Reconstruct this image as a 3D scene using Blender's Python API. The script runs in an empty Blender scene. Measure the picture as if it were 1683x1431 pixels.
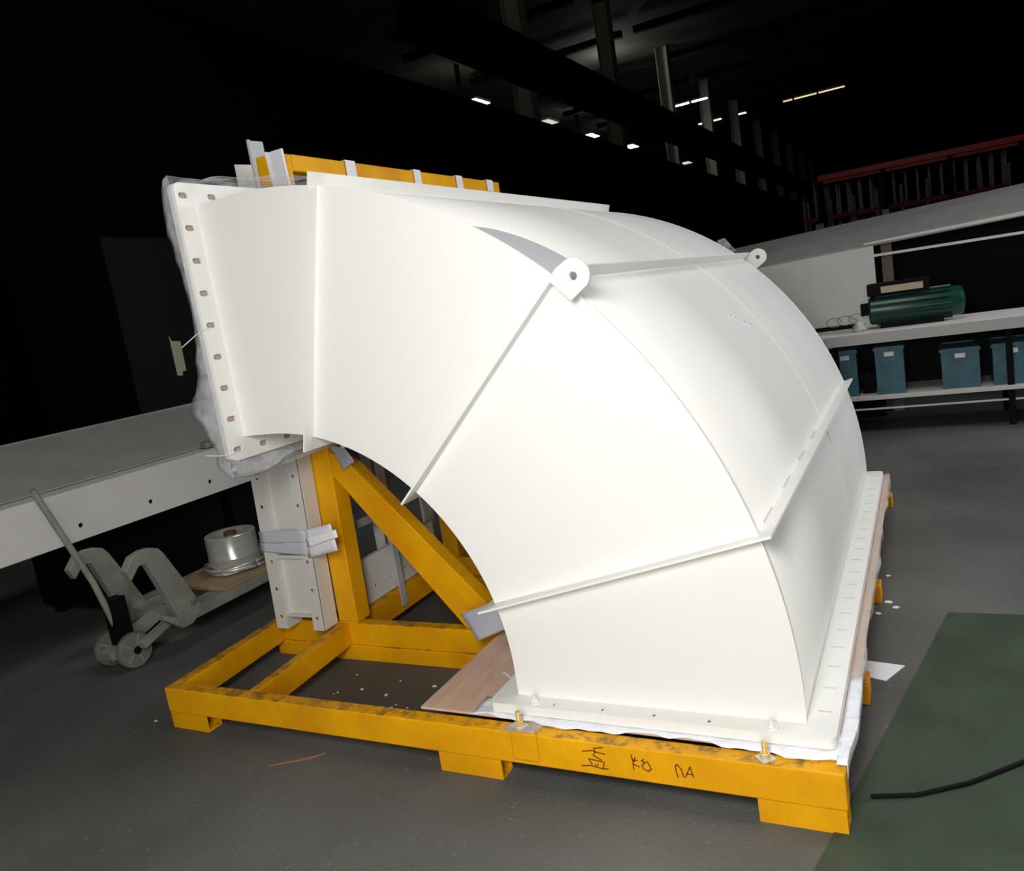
import bpy, bmesh, math, random
from mathutils import Vector, Matrix
from math import pi, sin, cos, radians as rad
random.seed(7)
C = bpy.context.scene.collection
SC = bpy.context.scene

# ------------------------------------------------------------------ camera
F_PX = 1303.41
cam_d = bpy.data.cameras.new('camera')
cam = bpy.data.objects.new('camera', cam_d); C.objects.link(cam)
cam_d.sensor_fit = 'HORIZONTAL'; cam_d.sensor_width = 36.0
cam_d.lens = F_PX/1683.0*36.0
cam_d.clip_end = 300; cam_d.clip_start = 0.05
YAW, PITCH, ROLL = rad(28.55882176), rad(-9.1382438), rad(-9.10855991)
fw = Vector((-sin(YAW)*cos(PITCH), cos(YAW)*cos(PITCH), sin(PITCH)))
rt = Vector((cos(YAW), sin(YAW), 0)); up = rt.cross(fw)
r2 = cos(ROLL)*rt + sin(ROLL)*up; u2 = -sin(ROLL)*rt + cos(ROLL)*up
M = Matrix((r2, u2, -fw)).transposed().to_4x4()
M.translation = Vector((2.42976, -2.43101, 1.70488))
cam.matrix_world = M
SC.camera = cam

# ------------------------------------------------------------------ view
SC.view_settings.view_transform = 'Standard'
SC.view_settings.look = 'None'
SC.view_settings.exposure = 0.0
SC.view_settings.gamma = 1.0
SC.view_settings.use_curve_mapping = False

# ------------------------------------------------------------------ world
w = bpy.data.worlds.new('hall_air'); SC.world = w; w.use_nodes = True
w.node_tree.nodes['Background'].inputs[0].default_value = (0.75, 0.85, 1.0, 1)
w.node_tree.nodes['Background'].inputs[1].default_value = 0.006

def area(name, loc, target, sx, sy, power, col, spread=180):
    l = bpy.data.lights.new(name, 'AREA'); l.shape = 'RECTANGLE'; l.size = sx; l.size_y = sy
    l.energy = power; l.color = col; l.spread = rad(spread)
    o = bpy.data.objects.new(name, l); C.objects.link(o); o.location = loc
    d = Vector(target)-Vector(loc)
    o.rotation_euler = d.to_track_quat('-Z', 'Y').to_euler()
    return o
# daylight through the open gate beside the photographer, bay lamps overhead, two added fills
area('gate_daylight', (2.4, -4.0, 1.5), (1.1, 0.0, 0.8), 2.2, 2.2, 80, (1.0, 0.985, 0.95))
area('added_front_fill', (2.0, -2.5, 2.35), (1.5, 0.0, 0.9), 0.8, 0.8, 74, (1.0, 0.985, 0.95))  # added fill near the camera, brightens the lower front; no real lamp here
area('bay_lamp_light', (2.5, 1.5, 8.0), (1.5, 1.0, 0.0), 3.0, 3.0, 118, (0.97, 0.985, 1.0), 150)
area('added_side_fill', (8.0, 5.5, 3.5), (1.9, 2.0, 1.0), 3.0, 3.0, 215, (0.97, 0.98, 1.0), 150)  # added fill from the right to lift the outer skin, no window there

# ------------------------------------------------------------------ materials
def mat(name, col, rough=0.5, metal=0.0, var=0.0, vscale=4.0, bump=0.0, bscale=40.0, spec=0.5):
    m = bpy.data.materials.new(name); m.use_nodes = True
    nt = m.node_tree; b = nt.nodes['Principled BSDF']
    b.inputs['Base Color'].default_value = (*col, 1)
    b.inputs['Roughness'].default_value = rough; b.inputs['Metallic'].default_value = metal
    b.inputs['Specular IOR Level'].default_value = spec
    if var > 0 or bump > 0:
        tc = nt.nodes.new('ShaderNodeTexCoord')
    if var > 0:
        n = nt.nodes.new('ShaderNodeTexNoise'); n.inputs['Scale'].default_value = vscale; n.inputs['Detail'].default_value = 5
        nt.links.new(tc.outputs['Object'], n.inputs['Vector'])
        r = nt.nodes.new('ShaderNodeValToRGB')
        r.color_ramp.elements[0].position = 0.3; r.color_ramp.elements[1].position = 0.7
        r.color_ramp.elements[0].color = (*[c*(1-var) for c in col], 1)
        r.color_ramp.elements[1].color = (*[min(1, c*(1+var*0.5)) for c in col], 1)
        nt.links.new(n.outputs['Fac'], r.inputs['Fac']); nt.links.new(r.outputs['Color'], b.inputs['Base Color'])
    if bump > 0:
        n2 = nt.nodes.new('ShaderNodeTexNoise'); n2.inputs['Scale'].default_value = bscale; n2.inputs['Detail'].default_value = 3
        nt.links.new(tc.outputs['Object'], n2.inputs['Vector'])
        bp = nt.nodes.new('ShaderNodeBump'); bp.inputs['Strength'].default_value = bump; bp.inputs['Distance'].default_value = 0.01
        nt.links.new(n2.outputs['Fac'], bp.inputs['Height']); nt.links.new(bp.outputs['Normal'], b.inputs['Normal'])
    return m

def film_mat(name, col, alpha, rough=0.25, vary=0.0, scale=12):
    m = bpy.data.materials.new(name); m.use_nodes = True; nt = m.node_tree
    b = nt.nodes['Principled BSDF']; out = nt.nodes['Material Output']
    b.inputs['Base Color'].default_value = (*col, 1); b.inputs['Roughness'].default_value = rough
    tr = nt.nodes.new('ShaderNodeBsdfTransparent'); mx = nt.nodes.new('ShaderNodeMixShader')
    mx.inputs[0].default_value = alpha
    tc = nt.nodes.new('ShaderNodeTexCoord')
    n = nt.nodes.new('ShaderNodeTexNoise'); n.inputs['Scale'].default_value = scale; n.inputs['Detail'].default_value = 4
    nt.links.new(tc.outputs['Object'], n.inputs['Vector'])
    if vary > 0:
        mr = nt.nodes.new('ShaderNodeMapRange'); mr.inputs[1].default_value = 0.3; mr.inputs[2].default_value = 0.7
        mr.inputs[3].default_value = max(0, alpha-vary); mr.inputs[4].default_value = min(1, alpha+vary)
        nt.links.new(n.outputs['Fac'], mr.inputs[0]); nt.links.new(mr.outputs[0], mx.inputs[0])
    bp = nt.nodes.new('ShaderNodeBump'); bp.inputs['Strength'].default_value = 0.5; bp.inputs['Distance'].default_value = 0.02
    nt.links.new(n.outputs['Fac'], bp.inputs['Height']); nt.links.new(bp.outputs['Normal'], b.inputs['Normal'])
    nt.links.new(tr.outputs[0], mx.inputs[1]); nt.links.new(b.outputs[0], mx.inputs[2]); nt.links.new(mx.outputs[0], out.inputs[0])
    return m

def emit(name, col, s):
    m = bpy.data.materials.new(name); m.use_nodes = True; nt = m.node_tree
    e = nt.nodes.new('ShaderNodeEmission'); e.inputs[0].default_value = (*col, 1); e.inputs[1].default_value = s
    nt.links.new(e.outputs[0], nt.nodes['Material Output'].inputs[0]); return m

def yellow_paint():
    col = (0.72, 0.34, 0.001)
    m = mat('yellow_paint', col, 0.5, spec=0.25, bump=0.15, bscale=25)
    nt = m.node_tree; b = nt.nodes['Principled BSDF']
    tc = nt.nodes.new('ShaderNodeTexCoord')
    n = nt.nodes.new('ShaderNodeTexNoise'); n.inputs['Scale'].default_value = 3; n.inputs['Detail'].default_value = 4
    n2 = nt.nodes.new('ShaderNodeTexNoise'); n2.inputs['Scale'].default_value = 16; n2.inputs['Detail'].default_value = 8; n2.inputs['Roughness'].default_value = 0.75
    for x in (n, n2): nt.links.new(tc.outputs['Object'], x.inputs['Vector'])
    r = nt.nodes.new('ShaderNodeValToRGB'); r.color_ramp.elements[0].position = 0.35; r.color_ramp.elements[1].position = 0.65
    r.color_ramp.elements[0].color = (0.68, 0.295, 0.001, 1); r.color_ramp.elements[1].color = (0.86, 0.42, 0.001, 1)
    nt.links.new(n.outputs['Fac'], r.inputs['Fac'])
    # scuffs and grime worn into the upward faces, where loads are dragged
    r2_ = nt.nodes.new('ShaderNodeValToRGB'); r2_.color_ramp.elements[0].position = 0.48; r2_.color_ramp.elements[1].position = 0.60
    r2_.color_ramp.elements[0].color = (0, 0, 0, 1); r2_.color_ramp.elements[1].color = (1, 1, 1, 1)
    nt.links.new(n2.outputs['Fac'], r2_.inputs['Fac'])
    g = nt.nodes.new('ShaderNodeNewGeometry'); sx = nt.nodes.new('ShaderNodeSeparateXYZ')
    nt.links.new(g.outputs['Normal'], sx.inputs[0])
    mr = nt.nodes.new('ShaderNodeMapRange'); mr.inputs[1].default_value = 0.6; mr.inputs[2].default_value = 0.95
    mr.inputs[3].default_value = 0.06; mr.inputs[4].default_value = 0.8
    nt.links.new(sx.outputs[2], mr.inputs[0])
    mu = nt.nodes.new('ShaderNodeMath'); mu.operation = 'MULTIPLY'
    nt.links.new(mr.outputs[0], mu.inputs[0]); nt.links.new(r2_.outputs['Color'], mu.inputs[1])
    mx = nt.nodes.new('ShaderNodeMixRGB'); mx.inputs[2].default_value = (0.16, 0.10, 0.03, 1)
    nt.links.new(mu.outputs[0], mx.inputs[0]); nt.links.new(r.outputs['Color'], mx.inputs[1]); nt.links.new(mx.outputs[0], b.inputs['Base Color'])
    return m

def floor_mat():
    m = mat('shop_floor', (0.07, 0.07, 0.065), 0.75, bump=0.3, bscale=60)
    nt = m.node_tree; b = nt.nodes['Principled BSDF']; tc = nt.nodes.new('ShaderNodeTexCoord')
    n = nt.nodes.new('ShaderNodeTexNoise'); n.inputs['Scale'].default_value = 0.9; n.inputs['Detail'].default_value = 8
    v = nt.nodes.new('ShaderNodeTexNoise'); v.inputs['Scale'].default_value = 38; v.inputs['Detail'].default_value = 2
    nt.links.new(tc.outputs['Object'], n.inputs['Vector']); nt.links.new(tc.outputs['Object'], v.inputs['Vector'])
    r = nt.nodes.new('ShaderNodeValToRGB'); r.color_ramp.elements[0].position = 0.3; r.color_ramp.elements[1].position = 0.7
    r.color_ramp.elements[0].color = (0.055, 0.056, 0.051, 1); r.color_ramp.elements[1].color = (0.12, 0.118, 0.11, 1)
    nt.links.new(n.outputs['Fac'], r.inputs['Fac'])
    r3 = nt.nodes.new('ShaderNodeValToRGB'); r3.color_ramp.elements[0].position = 0.66; r3.color_ramp.elements[1].position = 0.72
    r3.color_ramp.elements[0].color = (0, 0, 0, 1); r3.color_ramp.elements[1].color = (0.6, 0.6, 0.6, 1)
    nt.links.new(v.outputs['Fac'], r3.inputs['Fac'])
    mx = nt.nodes.new('ShaderNodeMixRGB'); mx.inputs[2].default_value = (0.2, 0.2, 0.19, 1)
    nt.links.new(r3.outputs['Color'], mx.inputs[0]); nt.links.new(r.outputs['Color'], mx.inputs[1]); nt.links.new(mx.outputs[0], b.inputs['Base Color'])
    return m

def wood_mat(name, a, c):
    m = mat(name, a, 0.55); nt = m.node_tree; b = nt.nodes['Principled BSDF']; tc = nt.nodes.new('ShaderNodeTexCoord')
    mp = nt.nodes.new('ShaderNodeMapping'); mp.inputs['Scale'].default_value = (7, 1.2, 7)
    n = nt.nodes.new('ShaderNodeTexNoise'); n.inputs['Scale'].default_value = 2.2; n.inputs['Detail'].default_value = 6; n.inputs['Distortion'].default_value = 0.6
    nt.links.new(tc.outputs['Object'], mp.inputs[0]); nt.links.new(mp.outputs[0], n.inputs['Vector'])
    r = nt.nodes.new('ShaderNodeValToRGB'); r.color_ramp.elements[0].position = 0.3; r.color_ramp.elements[1].position = 0.7
    r.color_ramp.elements[0].color = (*a, 1); r.color_ramp.elements[1].color = (*c, 1)
    nt.links.new(n.outputs['Fac'], r.inputs['Fac']); nt.links.new(r.outputs['Color'], b.inputs['Base Color'])
    return m

WHITE = mat('cream_white_paint', (0.82, 0.81, 0.775), 0.55, spec=0.3, var=0.025, vscale=1.5, bump=0.02, bscale=90)
WHITE2 = mat('off_white_paint', (0.66, 0.645, 0.60), 0.5, var=0.06, vscale=3)
YEL = yellow_paint()
FLOOR = floor_mat()
PLY = wood_mat('plywood', (0.60, 0.39, 0.29), (0.76, 0.54, 0.42))
BOARD = wood_mat('pine_board', (0.30, 0.21, 0.11), (0.42, 0.30, 0.17))
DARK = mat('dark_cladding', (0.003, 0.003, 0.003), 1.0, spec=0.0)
ROOF = mat('roof_sheet', (0.10, 0.105, 0.07), 0.8, var=0.4, vscale=0.5)
BLACK = mat('black_steel', (0.003, 0.003, 0.003), 0.7, spec=0.15)
GREYST = mat('grey_column_paint', (0.42, 0.42, 0.33), 0.6)
JACK = mat('worn_grey_paint', (0.26, 0.26, 0.225), 0.5, var=0.25, vscale=8)
RUBBER = mat('grey_rubber', (0.16, 0.16, 0.13), 0.7, var=0.2, vscale=10)
STEEL = mat('zinc_steel', (0.62, 0.62, 0.60), 0.4, metal=0.3)
BRASS = mat('yellow_zinc', (0.80, 0.56, 0.20), 0.4, metal=0.3)
RED = mat('red_paint', (0.85, 0.012, 0.012), 0.4)
TEAL = mat('teal_plastic', (0.03, 0.13, 0.17), 0.45, var=0.3, vscale=9)
GREEN = mat('dark_green_enamel', (0.006, 0.05, 0.03), 0.3)
GREYBX = mat('grey_panel_paint', (0.70, 0.68, 0.65), 0.55, var=0.05)
GREY = mat('mid_grey_paint', (0.34, 0.33, 0.31), 0.55, var=0.1)
INK = mat('marker_ink', (0.10, 0.012, 0.006), 0.6)
HOLE = mat('brown_backing_board', (0.42, 0.35, 0.29), 0.8)  # own brown of the board behind the flange holes
FOAM = mat('white_foam_strap', (0.80, 0.80, 0.84), 0.45, bump=0.2, bscale=30)
TIE = mat('white_nylon', (0.8, 0.8, 0.8), 0.4)
COILM = mat('clear_strapping', (0.50, 0.50, 0.46), 0.22, metal=0.35, var=0.1, vscale=30)
FILM = film_mat('clear_film', (0.82, 0.84, 0.88), 0.25, 0.15, 0.22, 9)
FILMD = film_mat('milky_film', (0.88, 0.90, 0.95), 0.93, 0.3, 0.05, 14)
FILMR = film_mat('stretched_film', (0.74, 0.68, 0.62), 0.35, 0.25, 0.2, 5)
FILMG = film_mat('bluish_film', (0.50, 0.51, 0.58), 0.85, 0.3, 0.06, 5)
PATCH = mat('glossy_film_patch', (0.68, 0.68, 0.71), 0.35)
LAMP = emit('lamp_glow', (0.95, 1.0, 1.0), 14)
LAMPD = emit('dim_lamp_glow', (0.85, 0.95, 0.8), 0.7)
LAMPY = emit('warm_tube_glow', (1.0, 0.85, 0.45), 0.9)

# ------------------------------------------------------------------ builders
ORG = {}
def tag(o, label=None, cat=None, group=None, kind=None):
    if label: o['label'] = label
    if cat: o['category'] = cat
    if group: o['group'] = group
    if kind: o['kind'] = kind
    return o
def thing(name, loc, label, cat, group=None):
    o = bpy.data.objects.new(name, None); C.objects.link(o); o.location = loc
    o.empty_display_size = 0.1
    ORG[o] = Vector(loc); return tag(o, label, cat, group)

class MB:
    def __init__(s): s.v = []; s.f = []; s.sm = []
    def add(s, vs, fs, smooth=False):
        k = len(s.v); s.v += [tuple(v) for v in vs]; s.f += [tuple(i+k for i in f) for f in fs]; s.sm += [smooth]*len(fs)
        return s
    def box(s, x0, x1, y0, y1, z0, z1):
        return s.hexa([(x0,y0,z0),(x1,y0,z0),(x1,y1,z0),(x0,y1,z0),(x0,y0,z1),(x1,y0,z1),(x1,y1,z1),(x0,y1,z1)])
    def hexa(s, p):
        return s.add(p, [(0,3,2,1),(4,5,6,7),(0,1,5,4),(1,2,6,5),(2,3,7,6),(3,0,4,7)])
    def prism(s, poly, ext, smooth=False):
        n = len(poly); e = Vector(ext); P = [Vector(p) for p in poly]
        vs = P+[p+e for p in P]
        nrm = Vector((0,0,0))
        for i in range(n): nrm += P[i].cross(P[(i+1) % n])
        flip = nrm.dot(e) > 0
        fs = [tuple(range(n)), tuple(range(2*n-1, n-1, -1))]
        fs += [(i, i+n, (i+1) % n+n, (i+1) % n) for i in range(n)]
        if flip: fs = [tuple(reversed(f)) for f in fs]
        return s.add(vs, fs, smooth)
    def bar(s, a, b, w, h, upv=(0,0,1)):
        a = Vector(a); b = Vector(b); d = (b-a).normalized(); u = Vector(upv)
        sd = d.cross(u).normalized(); u = sd.cross(d).normalized()
        q = []
        for p in (a, b):
            for i, j in ((-1,-1),(1,-1),(1,1),(-1,1)): q.append(p+sd*(w/2*i)+u*(h/2*j))
        return s.add(q, [(0,1,2,3),(7,6,5,4),(0,4,5,1),(1,5,6,2),(2,6,7,3),(3,7,4,0)])
    def tube(s, pts, r, n=10, cap=True):
        pts = [Vector(p) for p in pts]; k = len(pts); vs = []
        prev = None
        for i, p in enumerate(pts):
            d = (pts[min(i+1,k-1)]-pts[max(i-1,0)]).normalized()
            if prev is None:
                a = Vector((0,0,1)) if abs(d.z) < 0.9 else Vector((1,0,0))
                u = d.cross(a).normalized()
            else:
                u = (prev-d*prev.dot(d)).normalized()
            prev = u; v = d.cross(u)
            rr = r[i] if isinstance(r, (list, tuple)) else r
            for j in range(n): vs.append(p+u*(rr*cos(2*pi*j/n))+v*(rr*sin(2*pi*j/n)))
        fs = [(i*n+j, i*n+(j+1) % n, (i+1)*n+(j+1) % n, (i+1)*n+j) for i in range(k-1) for j in range(n)]
        s.add(vs, fs, True)
        if cap: s.add(vs[:n], [tuple(reversed(range(n)))]); s.add(vs[-n:], [tuple(range(n))])
        return s
    def lathe(s, c, prof, axis='z', n=40, closed=False):
        c = Vector(c); vs = []
        for (r, h) in prof:
            for j in range(n):
                a = 2*pi*j/n
                if axis == 'z': vs.append(c+Vector((r*cos(a), r*sin(a), h)))
                elif axis == 'y': vs.append(c+Vector((r*sin(a), h, r*cos(a))))
                else: vs.append(c+Vector((h, r*cos(a), r*sin(a))))
        m = len(prof); rng = range(m if closed else m-1)
        fs = [(i*n+j, i*n+(j+1) % n, ((i+1) % m)*n+(j+1) % n, ((i+1) % m)*n+j) for i in rng for j in range(n)]
        s.add(vs, fs, True)
        if not closed:
            s.add(vs[:n], [tuple(reversed(range(n)))]); s.add(vs[-n:], [tuple(range(n))])
        return s
    def build(s, name, m, parent=None, bevel=0.0, label=None, origin=None, recalc=True, sharp=35):
        if parent is not None: org = ORG[parent]
        elif origin is not None: org = Vector(origin)
        else:
            xs = [v[0] for v in s.v]; ys = [v[1] for v in s.v]; zs = [v[2] for v in s.v]
            org = Vector(((min(xs)+max(xs))/2, (min(ys)+max(ys))/2, min(zs)))
        me = bpy.data.meshes.new(name)
        me.from_pydata([tuple(Vector(v)-org) for v in s.v], [], s.f)
        for p, q in zip(me.polygons, s.sm): p.use_smooth = q
        if recalc:
            bm = bmesh.new(); bm.from_mesh(me); bmesh.ops.remove_doubles(bm, verts=bm.verts, dist=1e-6)
            bmesh.ops.recalc_face_normals(bm, faces=bm.faces)
            for e in bm.edges:
                if len(e.link_faces) == 2 and e.calc_face_angle(0) > rad(sharp): e.smooth = False
            bm.to_mesh(me); bm.free()
        me.materials.append(m)
        o = bpy.data.objects.new(name, me); C.objects.link(o)
        if parent is not None: o.parent = parent; ORG[o] = ORG[parent]
        else: o.location = org; ORG[o] = org
        if bevel > 0:
            b = o.modifiers.new('bevel', 'BEVEL'); b.width = bevel; b.segments = 2; b.limit_method = 'ANGLE'; b.angle_limit = rad(40)
        if label: o['label'] = label
        return o

def cut(o, cutter):
    """subtract the closed islands of MB cutter from o, baked into the mesh"""
    c = cutter.build('cutter', DARK)
    c.location = Vector(c.location)-(o.location if o.parent is None else Vector((0,0,0)))-(ORG[o] if o.parent else Vector((0,0,0)))
    keep = o.location.copy(); par = o.parent; o.parent = None; o.location = (0,0,0)
    bpy.context.view_layer.update()
    md = o.modifiers.new('holes', 'BOOLEAN'); md.operation = 'DIFFERENCE'; md.solver = 'EXACT'; md.object = c
    dg = bpy.context.evaluated_depsgraph_get()
    me = bpy.data.meshes.new_from_object(o.evaluated_get(dg))
    o.modifiers.clear(); old = o.data; o.data = me
    o.location = keep; o.parent = par
    bpy.data.objects.remove(c); bpy.data.meshes.remove(old)

# ------------------------------------------------------------------ setting
MB().add([(-26,-9,0),(26,-9,0),(26,100,0),(-26,100,0)], [(0,1,2,3)]).build('floor', FLOOR, origin=(0,0,0), recalc=False)['kind'] = 'structure'
MB().box(-26,26,-9,100,11.6,11.7).build('ceiling', ROOF)['kind'] = 'structure'
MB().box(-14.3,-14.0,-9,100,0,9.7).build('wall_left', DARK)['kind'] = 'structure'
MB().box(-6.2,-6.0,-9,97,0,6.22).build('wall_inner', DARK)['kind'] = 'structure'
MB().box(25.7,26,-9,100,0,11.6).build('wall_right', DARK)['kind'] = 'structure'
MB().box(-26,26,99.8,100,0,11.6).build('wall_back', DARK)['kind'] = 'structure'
gz = MB().add([(1.58,-2.6,0.004),(5.5,-2.6,0.004),(5.5,1.5,0.004),(2.42,1.5,0.004)], [(0,1,2,3)])
gz.build('floor_zone', mat('green_floor_paint', (0.035, 0.055, 0.03), 0.7, var=0.3, vscale=5), recalc=False)['kind'] = 'structure'

# ------------------------------------------------------------------ the elbow duct
Z0 = 0.305; RO = 2.0; RI = 0.98725; CX, CZ = -0.02789, 0.04946; W = 3.09197; H = 0.0516; HI = 0.0559; E = 0.0924
ZB = 0.257; XL = -0.180; ZI = Z0+CZ+RI; XI = CX+RI   # inner throat: top z, left x
duct = thing('duct_elbow', (1.0, 1.5, 0.22), 'large cream white ribbed quarter-turn duct elbow bolted upright on the yellow frame', 'duct elbow')
N = 96
def arc_out(r, k=N): return [(r*cos(pi/2*i/k), Z0+r*sin(pi/2*i/k)) for i in range(k+1)]
def arc_in(r, k=N): return [(CX+r*cos(pi/2*i/k), Z0+CZ+r*sin(pi/2*i/k)) for i in range(k+1)]
po = [(RO, ZB)]+arc_out(RO)+[(XL, Z0+RO)]
pi_ = [(XI, ZB)]+arc_in(RI)+[(XL, ZI)]
def side_panel(y0, y1):
    mb = MB(); n = len(po)
    ro = [(p[0]+(p[0])*0.0018, p[1]+(p[1]-Z0)*0.0018) for p in po]
    for y, fl in ((y0, False), (y1, True)):
        vs = [(p[0], y, p[1]) for p in ro]+[(p[0], y, p[1]) for p in pi_]
        fs = [(i, i+1, n+i+1, n+i) for i in range(n-1)]
        if fl: fs = [tuple(reversed(f)) for f in fs]
        mb.add(vs, fs)
    for ring in (ro, pi_):
        vs = [(p[0], y0, p[1]) for p in ring]+[(p[0], y1, p[1]) for p in ring]
        mb.add(vs, [(i, i+1, n+i+1, n+i) for i in range(n-1)])
    return mb
side_panel(-0.004, 0.0).build('side_panel', WHITE, duct)
side_panel(W, W+0.004).build('side_panel', WHITE, duct)
def skin(prof, name, t, cseg=3):
    mb = MB(); n = len(prof)
    ys = [W*i/cseg for i in range(cseg+1)]
    cen = lambda p: Vector((p[0]-0, 0, p[1]-Z0)).normalized()
    vs = [(p[0], y, p[1]) for y in ys for p in prof]
    mb.add(vs, [(j*n+i, j*n+i+1, (j+1)*n+i+1, (j+1)*n+i) for j in range(cseg) for i in range(n-1)], True)
    o = mb.build(name, WHITE, duct)
    s = o.modifiers.new('solid', 'SOLIDIFY'); s.thickness = t; s.offset = -1 if name == 'outer_skin' else 1
    return o
skin(po, 'outer_skin', 0.004)
skin(pi_, 'inner_skin', 0.004)
# weld seam across the outer skin
sm = [Vector(((RO+0.001)*cos(a), 1.80+0.02*sin(a*3), Z0+(RO+0.001)*sin(a))) for a in [rad(4)+rad(84)*i/80 for i in range(81)]]
MB().tube(sm, 0.0045, 6).build('weld_seam', WHITE, duct)
for cent, r, a0, a1 in ((Vector((0,0,Z0)), RO+0.001, 0, 90), (Vector((0,0,Z0)), RO+0.001, 0, 90)):
    pass
MB().tube([Vector(((RO+0.002)*cos(a), -0.001, Z0+(RO+0.002)*sin(a))) for a in [rad(90)*i/90 for i in range(91)]], 0.0035, 6).build('edge_weld', WHITE, duct)

RIBS = []
for (ao, ai) in ((16.8147, 15.35), (47.056, 46.55), (76.786, 77.0)):
    pO = Vector((RO*cos(rad(ao)), 0, Z0+RO*sin(rad(ao)))); pI = Vector((CX+RI*cos(rad(ai)), 0, Z0+CZ+RI*sin(rad(ai))))
    u = (pO-pI).normalized(); L = (pO-pI).length; nv = Vector((0,1,0)).cross(u)
    RIBS.append((pI, u, L, nv))
    mb = MB(); t = 0.008
    outer = [(-HI, -H), (L+H, -H), (L+H, W+H), (-HI, W+H)]; inn = [(0, 0), (L, 0), (L, W), (0, W)]
    vs = []
    for s_ in (-t/2, t/2):
        for q in outer+inn: vs.append(pI+u*q[0]+Vector((0,1,0))*q[1]+nv*s_)
    fs = []
    for i in range(4):
        j = (i+1) % 4
        fs += [(i, j, 4+j, 4+i), (8+i, 12+i, 12+j, 8+j), (i, 8+i, 8+j, j), (4+i, 4+j, 12+j, 12+i)]
    mb.add(vs, fs)
    rib = mb.build('stiffener_rib', WHITE, duct)
    # fillet weld along the root of the rib on the front and the outer skin
    wb = MB(); sgn = 1
    wb.tube([pI+nv*(-t*0.8), pO+nv*(-t*0.8)], 0.005, 6); wb.tube([pI+nv*(t*0.8), pO+nv*(t*0.8)], 0.005, 6)
    wb.tube([pO+nv*(t*0.8), pO+nv*(t*0.8)+Vector((0,W,0))], 0.005, 6)
    wb.build('fillet_weld', WHITE, rib)
# stitch gaps beside the lowest rib
pI, u, L, nv = RIBS[0]
for k in range(4):
    y = 0.10+0.42*k
    a = pI+u*(L+0.0045)
    dside = nv if nv.z > 0 else -nv
    MB().bar(a+dside*0.012+Vector((0,y,0)), a+dside*0.012+Vector((0,y+0.17,0)), 0.0016, 0.0015).build('stitch_gap', GREY, duct)

# lifting lugs
def lug(yc, t, parent):
    c = (1.450, 1.768); r = 0.056
    pts = [(1.431, 1.692)]
    for i in range(25):
        a = rad(-38)+rad(38+128)*i/24
        pts.append((c[0]+r*cos(a), c[1]+r*sin(a)))
    pts += [(1.392, 1.800), (1.362, 1.768), (1.380, 1.748)]
    mb = MB().prism([(p[0], yc-t/2, p[1]) for p in pts], (0, t, 0))
    o = mb.build('lifting_lug', WHITE, parent)
    cut(o, MB().lathe((c[0], yc-0.05, c[1]), [(0.0135, 0), (0.0135, 0.1)], 'y', 24))
    for p in o.data.polygons: p.use_smooth = False
    b = o.modifiers.new('bevel', 'BEVEL'); b.width = 0.003; b.segments = 2; b.limit_method = 'ANGLE'; b.angle_limit = rad(40)
    return o
lug(-H-0.010, 0.018, duct); lug(W+H+0.010, 0.018, duct)

# flanges
def rrect(x0, x1, y0, y1, r, k=6):
    P = []
    for cx, cy, a0 in ((x1-r, y1-r, 0), (x0+r, y1-r, 90), (x0+r, y0+r, 180), (x1-r, y0+r, 270)):
        for i in range(k+1):
            a = rad(a0+90*i/k); P.append((cx+r*cos(a), cy+r*sin(a)))
    return P
def ring_flange(name, x0, x1, y0, y1, ix0, ix1, iy0, iy1, to3, t, rim, rimt):
    """plate with a rectangular opening and a folded rim; to3 maps (a, b, depth) to the world"""
    out = rrect(x0, x1, y0, y1, 0.028); n = len(out)
    inn = []
    for (a, b) in out:      # nearest point on the opening for each rim vertex
        fx = min(max((a-x0)/(x1-x0), 0), 1); fy = min(max((b-y0)/(y1-y0), 0), 1)
        inn.append((min(max(a, ix0), ix1), min(max(b, iy0), iy1)))
    k = 7
    # insert exact opening corners by snapping the middle vertex of each corner fan
    for ci, (a, b) in enumerate(((ix1, iy1), (ix0, iy1), (ix0, iy0), (ix1, iy0))):
        for i in range(k): inn[ci*k+i] = (a, b)
    mb = MB(); vs = []
    for d in (0, t):
        vs += [to3(a, b, d) for a, b in out]+[to3(a, b, d) for a, b in inn]
    fs = []
    for i in range(n):
        j = (i+1) % n
        same = inn[i] == inn[j]
        if same: fs += [(i, j, n+i), (2*n+i, 3*n+i, 2*n+j)]
        else:
            fs += [(i, j, n+j, n+i), (2*n+i, 3*n+i, 3*n+j, 2*n+j), (n+i, n+j, 3*n+j, 3*n+i)]
        fs.append((i, 2*n+i, 2*n+j, j))
    mb.add(vs, fs)
    pl = mb.build(name, WHITE, duct)
    out2 = rrect(x0+rimt, x1-rimt, y0+rimt, y1-rimt, 0.024)
    mb = MB(); vs = []
    for d in (t, rim):
        vs += [to3(a, b, d) for a, b in out]+[to3(a, b, d) for a, b in out2]
    fs = []
    for i in range(n):
        j = (i+1) % n
        fs += [(i, j, 2*n+j, 2*n+i), (n+i, 3*n+i, 3*n+j, n+j), (2*n+i, 2*n+j, 3*n+j, 3*n+i), (i, n+i, n+j, j)]
    mb.add(vs, fs, True)
    mb.build('flange_rim', WHITE, pl)
    return pl
fb = ring_flange('base_flange', XI-E, RO+E+0.004, -E+0.012, W+E, XI, RO, 0, W, lambda a, b, d: (a, b, ZB-d), 0.008, 0.036, 0.007)
fl = ring_flange('inlet_flange', ZI-E, Z0+RO+E, -E, W+E, ZI, Z0+RO, 0, W, lambda a, b, d: (XL-d, b, a), 0.008, 0.038, 0.007)
mb = MB()
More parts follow.
